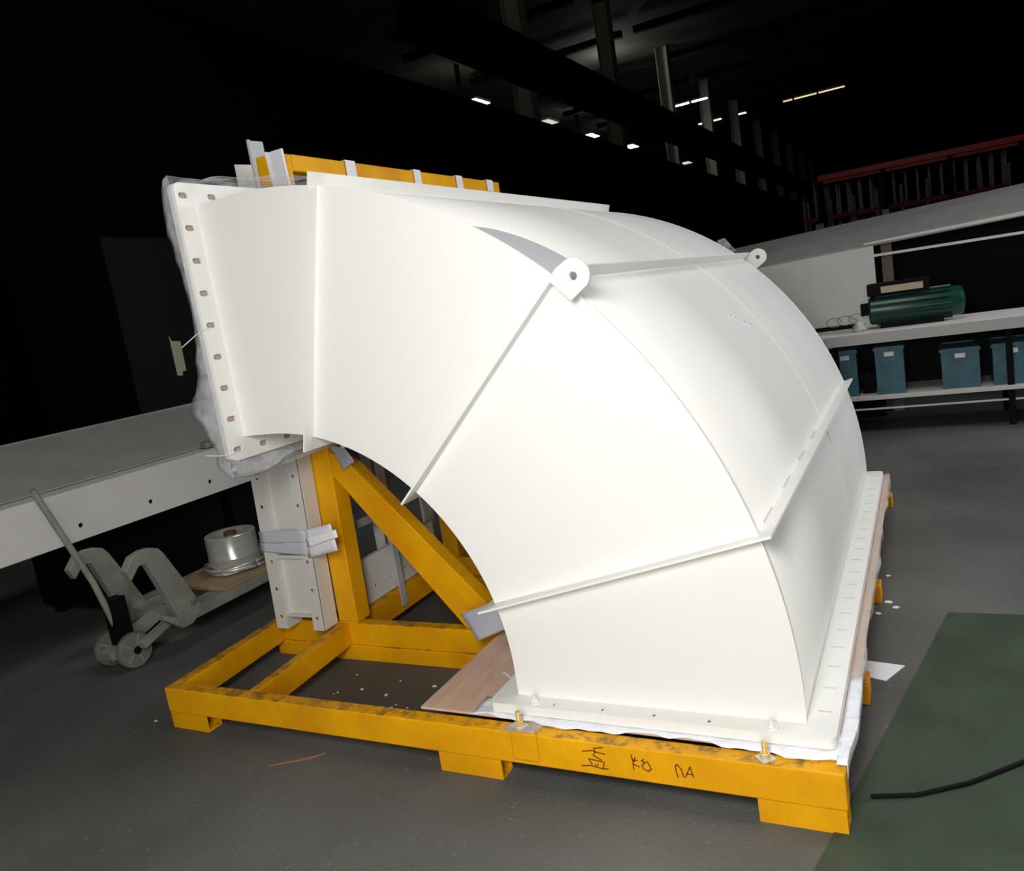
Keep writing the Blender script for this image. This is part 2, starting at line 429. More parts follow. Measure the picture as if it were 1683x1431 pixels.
def slot(mb, c, ax, half, r, through, k=8):
    """stadium cutter centred at c, long along ax, cut along through"""
    ax = Vector(ax).normalized(); th = Vector(through); sd = th.normalized().cross(ax); c = Vector(c)
    P = []
    for i in range(k+1): a = -pi/2+pi*i/k; P.append(c-th/2+ax*(half+r*cos(a))+sd*(r*sin(a)))
    for i in range(k+1): a = pi/2+pi*i/k; P.append(c-th/2+ax*(-half+r*cos(a))+sd*(r*sin(a)))
    mb.prism(P, th)
for i in range(20): slot(mb, (2.050, 0.083+0.157*i, ZB-0.004), (1,0,0), 0.017, 0.0055, (0,0,0.03))
for i in range(5): slot(mb, (1.13+0.19*i, -0.046, ZB-0.004), (0,1,0), 0.008, 0.0045, (0,0,0.03))
cut(fb, mb)
mb = MB()
for i in range(8): slot(mb, (XL-0.004, -0.052, 1.296+0.1316*i), (0,1,0), 0.012, 0.0115, (0.03,0,0))
for i in range(20):
    if i: slot(mb, (XL-0.004, -0.052+0.150*i, 1.291), (0,1,0), 0.012, 0.0115, (0.03,0,0))
for i in range(20): slot(mb, (XL-0.004, -0.052+0.150*i, 2.347), (0,1,0), 0.012, 0.0115, (0.03,0,0))
cut(fl, mb)
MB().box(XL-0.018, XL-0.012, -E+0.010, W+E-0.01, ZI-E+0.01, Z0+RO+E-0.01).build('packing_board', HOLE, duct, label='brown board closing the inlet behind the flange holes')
# corner lightening holes seen on the rims
for z in (ZI-E+0.008, Z0+RO+E-0.004):
    MB().lathe((XL-0.03, -E-0.001, z), [(0.004, 0), (0.004, 0.002)], 'y', 10).build('drain_hole', BLACK, fl)
# nuts inside the base flange
for x in (1.050, 1.903):
    b = MB().lathe((x, -0.050, ZB), [(0.020, 0), (0.020, 0.004)], 'z', 20); b.lathe((x, -0.050, ZB+0.004), [(0.013, 0), (0.013, 0.014)], 'z', 6); b.lathe((x, -0.050, ZB+0.018), [(0.007, 0), (0.006, 0.012)], 'z', 10)
    b.build('flange_nut', WHITE, fb)
# film decal near the front lug and a marker note on the skin
def skin_patch(name, pts, m, off=0.0015):
    mb = MB(); vs = []
    nu = 14
    for (a0, y0_, y1_) in pts:
        for j in range(2):
            y = y0_ if j == 0 else y1_
            vs.append(((RO+off)*cos(rad(a0)), y, Z0+(RO+off)*sin(rad(a0))))
    mb.add(vs, [(2*i, 2*i+1, 2*i+3, 2*i+2) for i in range(len(pts)-1)], True)
    return mb.build(name, m, duct)
P_ = []
for i in range(25):
    t = i/24; a = 47.7+t*(57.5-47.7)
    P_.append((a, 0.012, 0.02+0.30*math.sqrt(max(0, 1-t**2.2))))
skin_patch('film_patch', P_, PATCH)
mk = mat('faint_blue_marker', (0.72, 0.72, 0.82), 0.5)
mb = MB()
for i in range(5):
    a0 = 36.0-0.55*i; y0_ = 1.36+0.05*i
    pts = [Vector(((RO+.002)*cos(rad(a0+1.1*sin(j*1.3))), y0_+0.022*j, Z0+(RO+.002)*sin(rad(a0+1.1*sin(j*1.3))))) for j in range(3)]
    mb.tube(pts, 0.0028, 5)
mb.build('marker_note', mk, duct)

# ------------------------------------------------------------------ yellow transport frame
frame = thing('transport_frame', (0.6, 1.5, 0), 'long yellow welded steel transport frame standing on the floor under the duct', 'transport frame')
ZT, ZBt = 0.205, 0.083
def ybox(name, x0, x1, y0, y1, z0, z1, bev=0.005): return MB().box(x0, x1, y0, y1, z0, z1).build(name, YEL, frame, bevel=bev)
front = ybox('beam', -0.862, 2.125, -0.176, -0.110, ZBt, ZT)
MB().hexa([(-0.862,-0.11,ZBt),(-0.79,-0.11,ZBt),(-0.852,0.61,ZBt),(-0.912,0.61,ZBt),(-0.862,-0.11,ZT),(-0.79,-0.11,ZT),(-0.852,0.61,ZT),(-0.912,0.61,ZT)]).build('beam', YEL, frame, bevel=0.005)
MB().hexa([(-0.372,-0.11,ZBt),(-0.322,-0.11,ZBt),(-0.380,0.61,ZBt),(-0.436,0.61,ZBt),(-0.372,-0.11,ZT),(-0.322,-0.11,ZT),(-0.380,0.61,ZT),(-0.436,0.61,ZT)]).build('beam', YEL, frame, bevel=0.005)
ybox('beam', -0.912, 2.10, 0.61, 0.676, ZBt, ZT)
ybox('beam', -0.60, 2.10, 1.62, 1.69, ZBt, ZT)
ybox('beam', -0.60, 2.10, 2.55, 2.62, ZBt, ZT)
ybox('beam', -0.60, 2.10, 3.20, 3.27, ZBt, ZT)
for a, b in ((0.676, 1.62), (1.69, 2.55), (2.62, 3.20)):
    ybox('beam', -0.44, -0.38, a, b, ZBt-0.02, ZT-0.002)
for a, b in ((-0.11, 0.61), (0.676, 1.62), (1.69, 2.55), (2.62, 3.20)):
    ybox('beam', 2.03, 2.095, a, b, ZBt, ZT-0.001)
ybox('runner', -0.912, 2.135, 0.60, 0.72, 0.0, ZBt)
ybox('runner', -0.60, 2.135, 1.58, 1.70, 0.0, ZBt)
ybox('runner', -0.60, 2.135, 3.18, 3.28, 0.0, ZBt)
def foot(x0, x1):
    t = 0.007; y0, y1 = -0.170, -0.09; z0, z1 = 0.0, ZBt
    b = MB()
    b.box(x0, x1, y0, y0+t, z0, z1); b.box(x0, x1, y1-t, y1, z0, z1); b.box(x0, x1, y0+t, y1-t, z0, z0+t); b.box(x0, x1, y0+t, y1-t, z1-t, z1)
    b.build('foot', YEL, frame)
foot(-0.862, -0.625); foot(0.662, 0.935); foot(1.86, 2.12)
def post(x0, x1, xt0, xt1, y0, y1, z0, z1, name='post'):
    return MB().hexa([(x0,y0,z0),(x1,y0,z0),(x1,y1,z0),(x0,y1,z0),(xt0,y0,z1),(xt1,y0,z1),(xt1,y1,z1),(xt0,y1,z1)]).build(name, YEL, frame, bevel=0.005)
post(-0.444, -0.318, -0.380, -0.255, 0.615, 0.725, ZT, 2.595)
post(-0.42, -0.30, -0.37, -0.25, 2.56, 2.66, ZT, 2.52)
post(-0.40, -0.29, -0.37, -0.26, 1.62, 1.71, ZT, 2.52)
post(-0.37, -0.25, -0.37, -0.25, 0.725, 2.90, 2.515, 2.595, 'top_rail')
post(-0.37, -0.25, -0.37, -0.25, 0.80, 1.62, 2.30, 2.38, 'tie_rail')
MB().prism([(-0.290,0.630,1.125),(-0.178,0.630,1.055),(0.500,0.630,0.320),(0.395,0.630,ZT),(0.345,0.630,ZT),(-0.325,0.630,1.030)], (0,0.085,0)).build('brace', YEL, frame, bevel=0.004)
MB().prism([(-0.290,1.640,1.125),(-0.178,1.640,1.055),(0.500,1.640,0.320),(0.395,1.640,ZT),(0.345,1.640,ZT),(-0.325,1.640,1.030)], (0,0.05,0)).build('brace', YEL, frame, bevel=0.004)
# weld beads at the base of the front post
MB().tube([(-0.445,0.610,ZT+0.003),(-0.316,0.610,ZT+0.003)], 0.006, 6).build('weld_bead', YEL, frame)
MB().tube([(-0.385,0.606,ZBt+0.01),(-0.385,0.606,ZT)], 0.006, 6).build('weld_bead', YEL, frame)

# handwriting on the front beam, drawn in dark marker
def px_to_beam(X, Y):
    """marker strokes measured from the zoomed photograph, laid on the beam's front face"""
    px, py = 930+X/7.0125, 1210+Y/7.0125
    d = fw + r2*((px-841.5)/F_PX) + u2*((715.5-py)/F_PX)
    o = M.translation; t = (-0.1762-o.y)/d.y
    return o+d*t
def stroke(mb, pts, w=0.0035):
    P = [Vector((p.x, 0, p.z)) for p in pts]
    for a, b in zip(P, P[1:]):
        d = (b-a).normalized(); s_ = Vector((-d.z, 0, d.x))*w/2; e = d*w*0.3
        q = [a-e-s_, b+e-s_, b+e+s_, a-e+s_]
        mb.prism([(v.x, -0.1772, v.z) for v in q], (0, 0.0010, 0))
G1 = [[(320,135),(425,128)], [(320,135),(335,180),(315,215),(410,272)], [(190,170),(300,160),(350,180),(450,203)], [(262,255),(430,292)],
      [(262,255),(305,322)], [(445,295),(430,365)], [(340,318),(352,350)], [(370,312),(368,335)], [(190,335),(290,332),(420,370),(490,375)]]
G2 = [[(750,210),(775,290),(782,380)], [(795,240),(790,290)], [(762,268),(825,278)], [(768,315),(855,352)]]
G3 = [[(897,262),(870,282),(915,302),(880,328),(895,370),(950,402),(985,378),(960,322),(930,285)]]
G4 = [[(1295,470),(1270,390),(1262,332),(1285,325),(1330,378),(1360,470)]]
G5 = [[(1380,470),(1430,350),(1474,470)], [(1395,430),(1462,438)]]
for G in (G1, G2, G3, G4, G5):
    mb = MB()
    for s_ in G: stroke(mb, [px_to_beam(*p) for p in s_])
    mb.build('handwritten_mark', INK, front)
mb = MB(); PEN = mat('pencil_line', (0.40, 0.20, 0.01), 0.7)
def zp(X, Y): return px_to_beam((800+X/10.519-930)*7.0125, (1130+Y/10.519-1210)*7.0125)
stroke(mb, [zp(405,745), zp(470,1220)], 0.0022); stroke(mb, [zp(470,1220), zp(905,1285)], 0.0022); stroke(mb, [zp(845,745), zp(915,1270)], 0.0022)
mb.build('scribed_outline', PEN, front)

# anchor bolts standing in the front beam
def anchor(x, y, label, rot, ZT):
    t = thing('anchor_bolt', (x, y, ZT), label, 'bolt', 'bolts along the front beam')
    s = 0.034
    c = [(s*cos(rad(rot+90*i)), s*sin(rad(rot+90*i))) for i in range(4)]
    MB().prism([(x+a, y+b, ZT+0.0005) for a, b in c], (0, 0, 0.004)).build('washer_plate', STEEL, t, bevel=0.001)
    MB().lathe((x, y, ZT+0.0045), [(0.017, 0), (0.017, 0.003)], 'z', 20).build('washer', STEEL, t)
    MB().lathe((x, y, ZT+0.0075), [(0.016, 0), (0.017, 0.002), (0.017, 0.013), (0.015, 0.015)], 'z', 6).build('nut', BRASS, t)
    b = MB(); pr = []
    for i in range(14): pr.append((0.0095 if i % 2 else 0.0082, i*0.0028))
    b.lathe((x, y, ZT+0.0225), pr, 'z', 14).build('threaded_stud', BRASS, t)
anchor(1.024, -0.140, 'yellow zinc anchor bolt beside a welded tab, near middle of front beam', 20, 0.2095)
anchor(1.893, -0.143, 'yellow zinc anchor bolt with diamond washer near right end of front beam', 0, 0.205)
MB().hexa([(0.968,-0.172,ZT),(1.092,-0.165,ZT),(1.112,-0.098,ZT),(1.000,-0.085,ZT),(0.968,-0.172,ZT+.0045),(1.092,-0.165,ZT+.0045),(1.112,-0.098,ZT+.0045),(1.000,-0.085,ZT+.0045)]).build('bolt_tab', mat('bare_worn_plate', (0.5, 0.44, 0.36), 0.5, var=0.3, vscale=20), frame)

# ------------------------------------------------------------------ plywood and film under the duct
ply = MB().box(0.560, 2.132, -0.098, 3.24, ZT+0.0015, 0.2165).build('plywood_sheet', PLY, bevel=0.001)
tag(ply, 'reddish plywood sheet lying on the yellow frame beneath the duct flange', 'plywood')
fil = thing('packing_film', (1.5, 0, 0.2195), 'white plastic packing film spread under the duct flange and hanging at the right corner', 'plastic film')
def sheet(grid, name, m, parent=None, th=0.0008, label=None, origin=None):
    mb = MB(); nu = len(grid); nv = len(grid[0])
    mb.add([p for row in grid for p in row], [(i*nv+j, i*nv+j+1, (i+1)*nv+j+1, (i+1)*nv+j) for i in range(nu-1) for j in range(nv-1)], True)
    o = mb.build(name, m, parent, origin=origin, recalc=False)
    s = o.modifiers.new('solid', 'SOLIDIFY'); s.thickness = th
    if label: o['label'] = label
    return o
def frontfilm():
    g = []
    for i in range(61):
        x = 0.80+(2.128-0.80)*i/60; row = []
        wv = 0.012*sin(x*9)+0.006*sin(x*31)+0.004*sin(x*67)
        drop = 0.0
        tabs = 0.0
        edge = -0.112+wv*0.7-0.01*(x > 1.95)
        for j in range(9):
            t = j/8; y = 0.02*(1-t)+edge*t
            z = 0.2188+0.0009*sin(x*40+t*5)*(t > 0.3)
            if y < -0.1: z -= (-0.1-y)*0.45
            row.append((x, y, max(z, 0.2106)))
        g.append(row)
    return g
sheet(frontfilm(), 'front_sheet', FILMD, fil)
g = []
for i in range(81):
    y = -0.150+(3.26+0.150)*i/80; row = []
    for j in range(7):
        t = j/6; ex = 2.137+0.004*sin(y*13)+0.006*sin(y*5.1)
        if t < 0.5: p = (2.10+(ex-2.10)*t*2, y, 0.2190+0.001*sin(y*30))
        else:
            dr = 0.03+0.012*sin(y*7)+0.03*max(0, 1-(y+0.15)/0.25)
            p = (ex+0.002*sin(y*25), y+0.0, 0.2205-dr*(t-0.5)*2)
        row.append(p)
    g.append(row)
sheet(g[:14], 'hanging_corner', FILMD, fil)
sheet(g[13:], 'side_sheet', FILMR, fil, label='translucent film over the plywood edge')
# bluish film scrap leaning between the brace and the plywood
def quad(a, b, c, d, nu=8, nv=8, wob=0.004):
    a, b, c, d = map(Vector, (a, b, c, d)); nn = (b-a).cross(d-a).normalized(); G = []
    for i in range(nu+1):
        u_ = i/nu; row = []
        for j in range(nv+1):
            v_ = j/nv; p = (a*(1-u_)+b*u_)*(1-v_)+(d*(1-u_)+c*u_)*v_
            row.append(tuple(p+nn*wob*sin(u_*5+v_*3.3)))
        G.append(row)
    return G
o = sheet(quad((0.400,0.515,0.332), (0.640,0.500,0.420), (0.700,0.500,0.300), (0.500,0.470,0.224)), 'film_scrap', FILMG, th=0.0015)
tag(o, 'bluish grey square of packing film leaning on the brace foot and plywood', 'plastic film')
o = MB().bar((0.772,0.215,0.2215), (0.834,0.170,0.2215), 0.010, 0.002).build('paper_sliver', FOAM); tag(o, 'white sliver of paper lying on the plywood sheet', 'paper')

# ------------------------------------------------------------------ plastic film over the inlet flange
cov = thing('inlet_cover_film', (XL-0.05, 1.0, 1.2), 'crumpled clear plastic film wrapped over the inlet flange at upper left', 'plastic film')
prof = [(2.425,-0.195),(2.400,-0.240),(2.24,-0.268),(2.065,-0.245),(1.90,-0.232),(1.80,-0.240),(1.68,-0.268),(1.57,-0.300),(1.485,-0.372),(1.42,-0.325),(1.361,-0.300),(1.293,-0.262),(1.235,-0.278),(1.195,-0.235),(1.165,-0.19)]
def interp(prof, n):
    out = []
    for i in range(n+1):
        f = i/n*(len(prof)-1); k = min(int(f), len(prof)-2); t = f-k
        p0 = prof[max(k-1,0)]; p1 = prof[k]; p2 = prof[k+1]; p3 = prof[min(k+2,len(prof)-1)]
        out.append(tuple(0.5*((2*p1[m])+(-p0[m]+p2[m])*t+(2*p0[m]-5*p1[m]+4*p2[m]-p3[m])*t*t+(-p0[m]+3*p1[m]-3*p2[m]+p3[m])*t**3) for m in range(2)))
    return out
pf = interp(prof, 70); G = []
for i, (z, x) in enumerate(pf):
    row = []
    for j in range(14):
        if j < 4: y = -0.100+0.012*j/3; xx = (XL-0.008)+(x-(XL-0.008))*j/3
        else:
            t = (j-3)/10; y = -0.088+3.26*t**1.6
            xx = x+(-0.235-x)*min(1, t*2.2)*0.7-0.004
        crk = 0.006*sin(z*37+j*1.7)+0.004*sin(z*83+j*3.1)
        row.append((xx-abs(crk)*(j > 0), y-0.003*abs(sin(z*29))*(j < 4), z))
    G.append(row)
sheet(G, 'film_sheet', FILM, cov, 0.0005)
G = []
for i in range(13):
    t = i/12; row = []
    for j in range(9):
        s_ = j/8
        y = -0.10+0.75*s_; hang = 0.060*(1-s_)**0.8+0.045*sin(s_*7)**2*(1-s_)+0.012
        row.append((XL-0.03+0.045*sin(t*pi)+0.01*sin(j*2.1+i), y+0.012*sin(i*1.3), ZI-E+0.004-hang*sin(t*pi*0.5)-0.004*sin(j*4+i*2)))
    G.append(row)
sheet(G, 'bottom_bunch', FILM, cov, 0.0005)
# cable ties
def tie(pts, label):
    o = MB().tube(pts, 0.0022, 6).build('cable_tie', TIE); tag(o, label, 'cable tie'); return o
tie([(XL+0.003,-0.052,1.812),(XL+0.002,-0.096,1.808),(XL-0.045,-0.105,1.790),(XL-0.125,-0.115,1.752)], 'white cable tie through the middle hole of the inlet flange')
tie([(XL+0.003,-0.050,1.290),(XL+0.002,-0.098,1.283),(XL-0.05,-0.108,1.283),(XL-0.125,-0.118,1.290)], 'white cable tie through the lowest corner hole of the inlet flange')

# ------------------------------------------------------------------ upright panel strapped by the front post
pan = thing('upright_panel', (-0.6, 0.56, ZT), 'tall cream steel panel with bolt holes standing on the frame before the yellow post', 'steel panel')
def lean(x, z): return x+0.045*(z-0.205)
def lhex(x0, x1, y0, y1, z0, z1):
    return [(lean(x0,z0),y0,z0),(lean(x1,z0),y0,z0),(lean(x1,z0),y1,z0),(lean(x0,z0),y1,z0),(lean(x0,z1),y0,z1),(lean(x1,z1),y0,z1),(lean(x1,z1),y1,z1),(lean(x0,z1),y1,z1)]
ZP = 1.30
a = MB().hexa(lhex(-0.780,-0.700,0.500,0.507,ZT+.001,ZP)); fl1 = a.build('edge_flange', WHITE2, pan)
MB().hexa(lhex(-0.705,-0.700,0.507,0.610,ZT+.001,ZP)).build('side_web', WHITE2, pan)
a = MB().hexa(lhex(-0.520,-0.452,0.500,0.507,ZT+.001,ZP)); fl2 = a.build('edge_flange', WHITE2, pan)
MB().hexa(lhex(-0.520,-0.514,0.507,0.600,ZT+.001,ZP)).build('side_web', WHITE2, pan)
MB().hexa(lhex(-0.700,-0.520,0.535,0.541,0.285,0.600)).hexa(lhex(-0.700,-0.520,0.535,0.541,0.618,ZP)).build('face_sheet', WHITE2, pan)
MB().hexa(lhex(-0.700,-0.520,0.505,0.535,0.275,0.285)).build('cross_flange', WHITE2, pan); MB().hexa(lhex(-0.700,-0.520,0.505,0.535,0.600,0.618)).build('cross_flange', WHITE2, pan)
mb = MB()
for z in (0.274, 0.429, 0.583, 0.885, 1.04, 1.19): mb.lathe((lean(-0.738,z), 0.45, z), [(0.0105, 0), (0.0105, 0.1)], 'y', 16)
cut(fl1, mb); mb = MB()
for z in (0.274, 0.429, 0.583, 0.885, 1.04, 1.19): mb.lathe((lean(-0.487,z), 0.45, z), [(0.0105, 0), (0.0105, 0.1)], 'y', 16)
cut(fl2, mb)
# side panel packed behind it, facing right
pan2 = thing('upright_panel', (-0.46, 0.56, ZT), 'narrow cream steel panel packed edge-on between the holed panel and the yellow post', 'steel panel')
MB().hexa(lhex(-0.452,-0.446,0.512,0.606,ZT+.001,1.25)).build('edge_web', WHITE2, pan2)
# tall panels rising behind the inlet
pb = thing('upright_panel', (-0.58, 0.75, ZT), 'cream panel whose holed top corner shows above the inlet flange', 'steel panel')
o = MB().prism([(-0.62,0.690,ZT+.001),(-0.52,0.820,ZT+.001),(-0.555,0.80,2.615),(-0.60,0.695,2.618)], (0.006,-0.005,0)).build('face_sheet', WHITE2, pb)
MB().lathe((-0.592, 0.742, 2.568), [(0.008, 0), (0.008, 0.003)], 'x', 12).build('bolt_hole', BLACK, pb)
pb = thing('upright_panel', (-0.47, 0.80, ZT), 'pale blue-grey panel with folded edge, tallest one above the inlet flange', 'steel panel')
MB().prism([(-0.505,0.735,ZT+.001),(-0.46,0.800,ZT+.001),(-0.46,0.775,2.705),(-0.505,0.725,2.715)], (0.005,-0.004,0)).build('face_sheet', mat('pale_blue_grey_paint', (0.52, 0.54, 0.57), 0.5), pb)
MB().box(-0.515,-0.503,0.722,0.736,ZT+.001,2.722).build('folded_edge', WHITE2, pb)

# foam straps round the panel bundle
st = thing('foam_wrap', (-0.5, 0.49, 0.62), 'white foam wrap strapped round the cream panels at knee height', 'foam wrap')
def qd(a, b, c, d, n, m, t=0.003, w_=0.002):
    return sheet(quad(a, b, c, d, 8, 6, w_), n, m, st, t)
GW = mat('grey_foam', (0.55, 0.55, 0.60), 0.5)
qd((-0.762,0.492,0.752),(-0.432,0.488,0.760),(-0.425,0.488,0.690),(-0.768,0.492,0.690),'wrap_band',GW)
qd((-0.768,0.490,0.690),(-0.425,0.486,0.695),(-0.440,0.486,0.622),(-0.772,0.490,0.645),'wrap_band',GW)
qd((-0.432,0.488,0.760),(-0.245,0.480,0.795),(-0.235,0.480,0.655),(-0.440,0.486,0.612),'wrap_end',FOAM)
qd((-0.430,0.478,0.718),(-0.205,0.465,0.770),(-0.205,0.465,0.728),(-0.425,0.478,0.672),'wrap_tail',mat('bright_foam', (0.95, 0.95, 0.97), 0.4))
# strap tails on the top rail
def rail_strap(y, wd, label, drop=0.10):
    b = MB(); x0, x1 = -0.374, -0.246
    b.box(x0-0.003, x1+0.003, y, y+wd, 2.597, 2.601); b.box(x1+0.001, x1+0.004, y, y+wd, 2.597-drop, 2.597); b.box(x0-0.004, x0-0.001, y, y+wd, 2.597-drop, 2.597)
    o = b.build('foam_strap', FOAM); tag(o, label, 'foam strap', 'foam straps folded over the yellow top rail'); return o
S1 = 'white foam strap folded over the yellow top rail, '
rail_strap(1.13, 0.085, S1+'first behind the tall post'); rail_strap(1.78, 0.075, S1+'middle of the rail'); rail_strap(2.28, 0.08, S1+'second from the far end'); rail_strap(2.70, 0.09, S1+'at the far end', 0.075)
o = thing('foam_sleeve', (-0.27, 0.60, 2.4), 'wide white foam sleeve wrapped down the top of the yellow post', 'foam sleeve')
MB().hexa([(-0.262,0.598,2.30),(-0.185,0.598,2.30),(-0.185,0.611,2.30),(-0.262,0.611,2.30),(-0.285,0.598,2.598),(-0.195,0.598,2.598),(-0.195,0.611,2.598),(-0.285,0.611,2.598)]).build('sleeve_face', FOAM, o, bevel=0.003)
MB().hexa([(-0.274,0.592,2.30),(-0.260,0.592,2.30),(-0.260,0.597,2.30),(-0.274,0.597,2.30),(-0.297,0.592,2.600),(-0.283,0.592,2.600),(-0.283,0.597,2.600),(-0.297,0.597,2.600)]).build('sleeve_fold', mat('bright_foam_fold', (0.95, 0.95, 0.97), 0.4), o)

# clear top film between flange and rail
G = []
for i in range(15):
    row = []
    for j in range(21):
        x = XL-0.03+(0.42)*i/14; y = 0.05+3.0*j/20
        row.append((x, y, 2.405+0.010*sin(j*0.9+i*0.5)+0.012*sin(j*0.31)-0.06*(i/14)**2))
    G.append(row)
o = sheet(G, 'top_film', FILM, None, 0.0005); tag(o, 'clear grey film lying across the top of the duct inlet', 'plastic film')

# film piece hanging at the head of the brace
o = sheet(quad((-0.262,0.600,1.165),(-0.165,0.600,1.150),(-0.125,0.600,1.075),(-0.205,0.600,1.035)), 'film_tab', FILMG, th=0.001)
tag(o, 'grey film tab stuck over the upper end of the yellow brace', 'plastic film')

# ------------------------------------------------------------------ stock packed behind, seen under the elbow
ch = thing('channel_panel', (-0.47, 1.3, ZT), 'cream channel panel lying lengthwise on the left frame beam', 'steel panel')
a = MB().box(-0.425,-0.420,0.74,1.58,ZT+.002,0.46).build('side_face', WHITE2, ch)
mb = MB()
for i in range(6): mb.lathe((-0.45, 0.79+0.145*i, 0.285), [(0.008, 0), (0.008, 0.06)], 'x', 14)
cut(a, mb)
MB().box(-0.450,-0.425,0.74,1.58,0.455,0.46).build('top_face', WHITE2, ch)
up2 = thing('steel_upright', (-0.56, 1.26, 0), 'pale grey steel upright standing behind the yellow brace', 'steel upright')
MB().box(-0.615,-0.545,1.24,1.246,0.0,2.2).build('flange', WHITE2, up2); MB().box(-0.52,-0.500,1.24,1.30,0.0,2.2).build('flange', WHITE2, up2); MB().box(-0.545,-0.52,1.262,1.268,0.0,2.2).build('web', GREY, up2)
def rail(a, b, h, label):
    o = MB().bar(a, b, 0.012, h).build('packing_strap', GREY); tag(o, label, 'packing strap'); return o
rail((-0.45,0.92,0.655),(-0.45,1.26,0.640),0.045,'grey packing strap running back from the foam wrap')
rail((-0.62,1.40,0.760),(-0.62,2.2,0.750),0.035,'grey strap level with the middle of the brace, behind it')
rail((-0.62,1.05,0.790),(-0.62,1.30,0.785),0.035,'short grey strap between the post and the brace')
rail((-0.62,1.68,0.950),(-0.62,2.3,0.95),0.035,'grey strap high behind the elbow throat')
o = MB().box(-0.377,-0.372,1.08,1.13,0.10,0.62).build('film_strip', FILMG); tag(o, 'narrow film strip hanging down over the cream channel panel', 'plastic film')
o = MB().box(-0.52,-0.50,1.62,1.72,ZT+.002,0.95).build('steel_upright', WHITE2); tag(o, 'short pale upright just left of the rear yellow post', 'steel upright')

# ------------------------------------------------------------------ left: long white casing on black boxes
lb = thing('long_casing', (-2.9, 1.4, 0.72), 'long grey-white sheet-metal casing with bolt holes resting on black crates at left', 'steel casing')
a = MB().hexa([(-2.206,-1.6,0.735),(-2.2,-1.6,0.735),(-2.2,3.3,0.715),(-2.206,3.3,0.715),(-2.206,-1.6,1.042),(-2.2,-1.6,1.042),(-2.2,3.3,1.030),(-2.206,3.3,1.030)]).build('holed_flange', GREYBX, lb)
mb = MB()
for y in (-1.05, -0.55, -0.04, 0.463, 0.968, 1.473, 1.978, 2.483, 2.99): mb.lathe((-2.24, y, 0.815), [(0.015, 0), (0.015, 0.08)], 'x', 16)
cut(a, mb)
MB().hexa([(-2.36,-1.6,1.040),(-2.206,-1.6,1.036),(-2.206,3.3,1.024),(-2.36,3.3,1.030),(-2.36,-1.6,1.048),(-2.206,-1.6,1.042),(-2.206,3.3,1.030),(-2.36,3.3,1.036)]).build('shoulder', GREYBX, lb)
MB().hexa([(-3.1,-1.6,1.325),(-2.36,-1.6,1.052),(-2.36,3.3,1.040),(-3.1,3.3,1.315),(-3.1,-1.6,1.335),(-2.36,-1.6,1.062),(-2.36,3.3,1.050),(-3.1,3.3,1.325)]).build('top_sheet', GREY, lb)
MB().box(-3.12,-3.08,-1.6,3.3,0.73,1.33).build('rear_sheet', GREY, lb)
MB().box(-3.9,-2.24,-1.55,3.25,0.716,0.73).build('bottom_sheet', GREY, lb)
o = MB().lathe((-2.29,1.60,1.046), [(0.045, 0), (0.05, 0.025), (0.045, 0.04), (0.03, 0.045)], 'z', 20).build('tape_roll', mat('olive_tape', (0.17, 0.18, 0.11), 0.5)); tag(o, 'dull olive tape roll left on the shoulder of the long casing', 'tape roll')
for i, (y0_, y1_) in enumerate(((-1.3, -0.3), (0.9, 2.0), (2.1, 3.2))):
    t = thing('black_crate', (-3.0, (y0_+y1_)/2, 0), 'black crate under the long casing, '+('nearest the camera', 'middle of three', 'farthest from the camera')[i], 'crate', 'black crates under the casing')
    MB().box(-3.6,-2.75,y0_,y1_,0.06,0.69).build('crate_body', BLACK, t, bevel=0.01)
    MB().box(-3.63,-2.72,y0_-.02,y1_+.02,0.69,0.715).build('lid', BLACK, t); 
    for xx in (-3.5, -2.9):
        MB().box(xx, xx+0.1, y0_+.02, y1_-.02, 0, 0.06).build('skid', BLACK, t)
t = thing('control_cabinet', (-4.9, 3.4, 0), 'black upright control cabinet with a pale sheet taped on its side', 'cabinet')
MB().box(-5.6,-4.12,2.5,4.6,0,2.9).build('cabinet_body', BLACK, t, bevel=0.01)
sh = mat('old_paper', (0.30, 0.31, 0.21), 0.8)
MB().prism([(-4.115,2.985,1.950),(-4.115,3.003,1.895),(-4.115,3.105,1.880),(-4.115,3.100,1.587),(-4.115,3.055,1.587),(-4.115,3.045,1.546),(-4.115,2.983,1.555)], (0.004,0,0)).build('taped_sheet', sh, t, label='pale green-grey sheet')

# ------------------------------------------------------------------ pallet jack with coil of strapping
jk = thing('pallet_jack', (-1.75, 0.5, 0), 'worn grey pallet jack with raised forks parked left of the yellow frame', 'pallet jack')
def J(px, py, x):
    d = fw + r2*((px-841.5)/F_PX) + u2*((715.5-py)/F_PX); o = M.translation; t = (x-o.x)/d.x; p = o+d*t; return (p.y, p.z)
arm = [J(*p, -1.55) for p in ((205,940),(216,915),(233,904),(248,900),(260,901),(269,909),(307,958),(335,998),(318,1023),(302,1032),(272,1020),(271,1012),(294,1014),(241,928),(228,930),(216,955))]
MB().prism([(-1.60, y, z) for y, z in arm], (0.055, 0, 0)).build('lift_arm', JACK, jk, bevel=0.006)
arm2 = [(-2.10, y, z) for y, z in arm]
MB().prism(arm2, (0.055, 0, 0)).build('lift_arm', JACK, jk, bevel=0.006)
MB().lathe((-1.548, J(317,987,-1.545)[0], J(317,987,-1.545)[1]), [(0.022, 0), (0.022, 0.012), (0.012, 0.016)], 'x', 16).build('pivot_bolt', RUBBER, jk)
yf0, zf0 = J(310,1010,-1.55)
for x0 in (-1.60, -2.10):
    MB().box(x0-0.10, x0+0.052, yf0+0.02, 1.70, 0.175, 0.245).build('fork', JACK, jk, bevel=0.006)
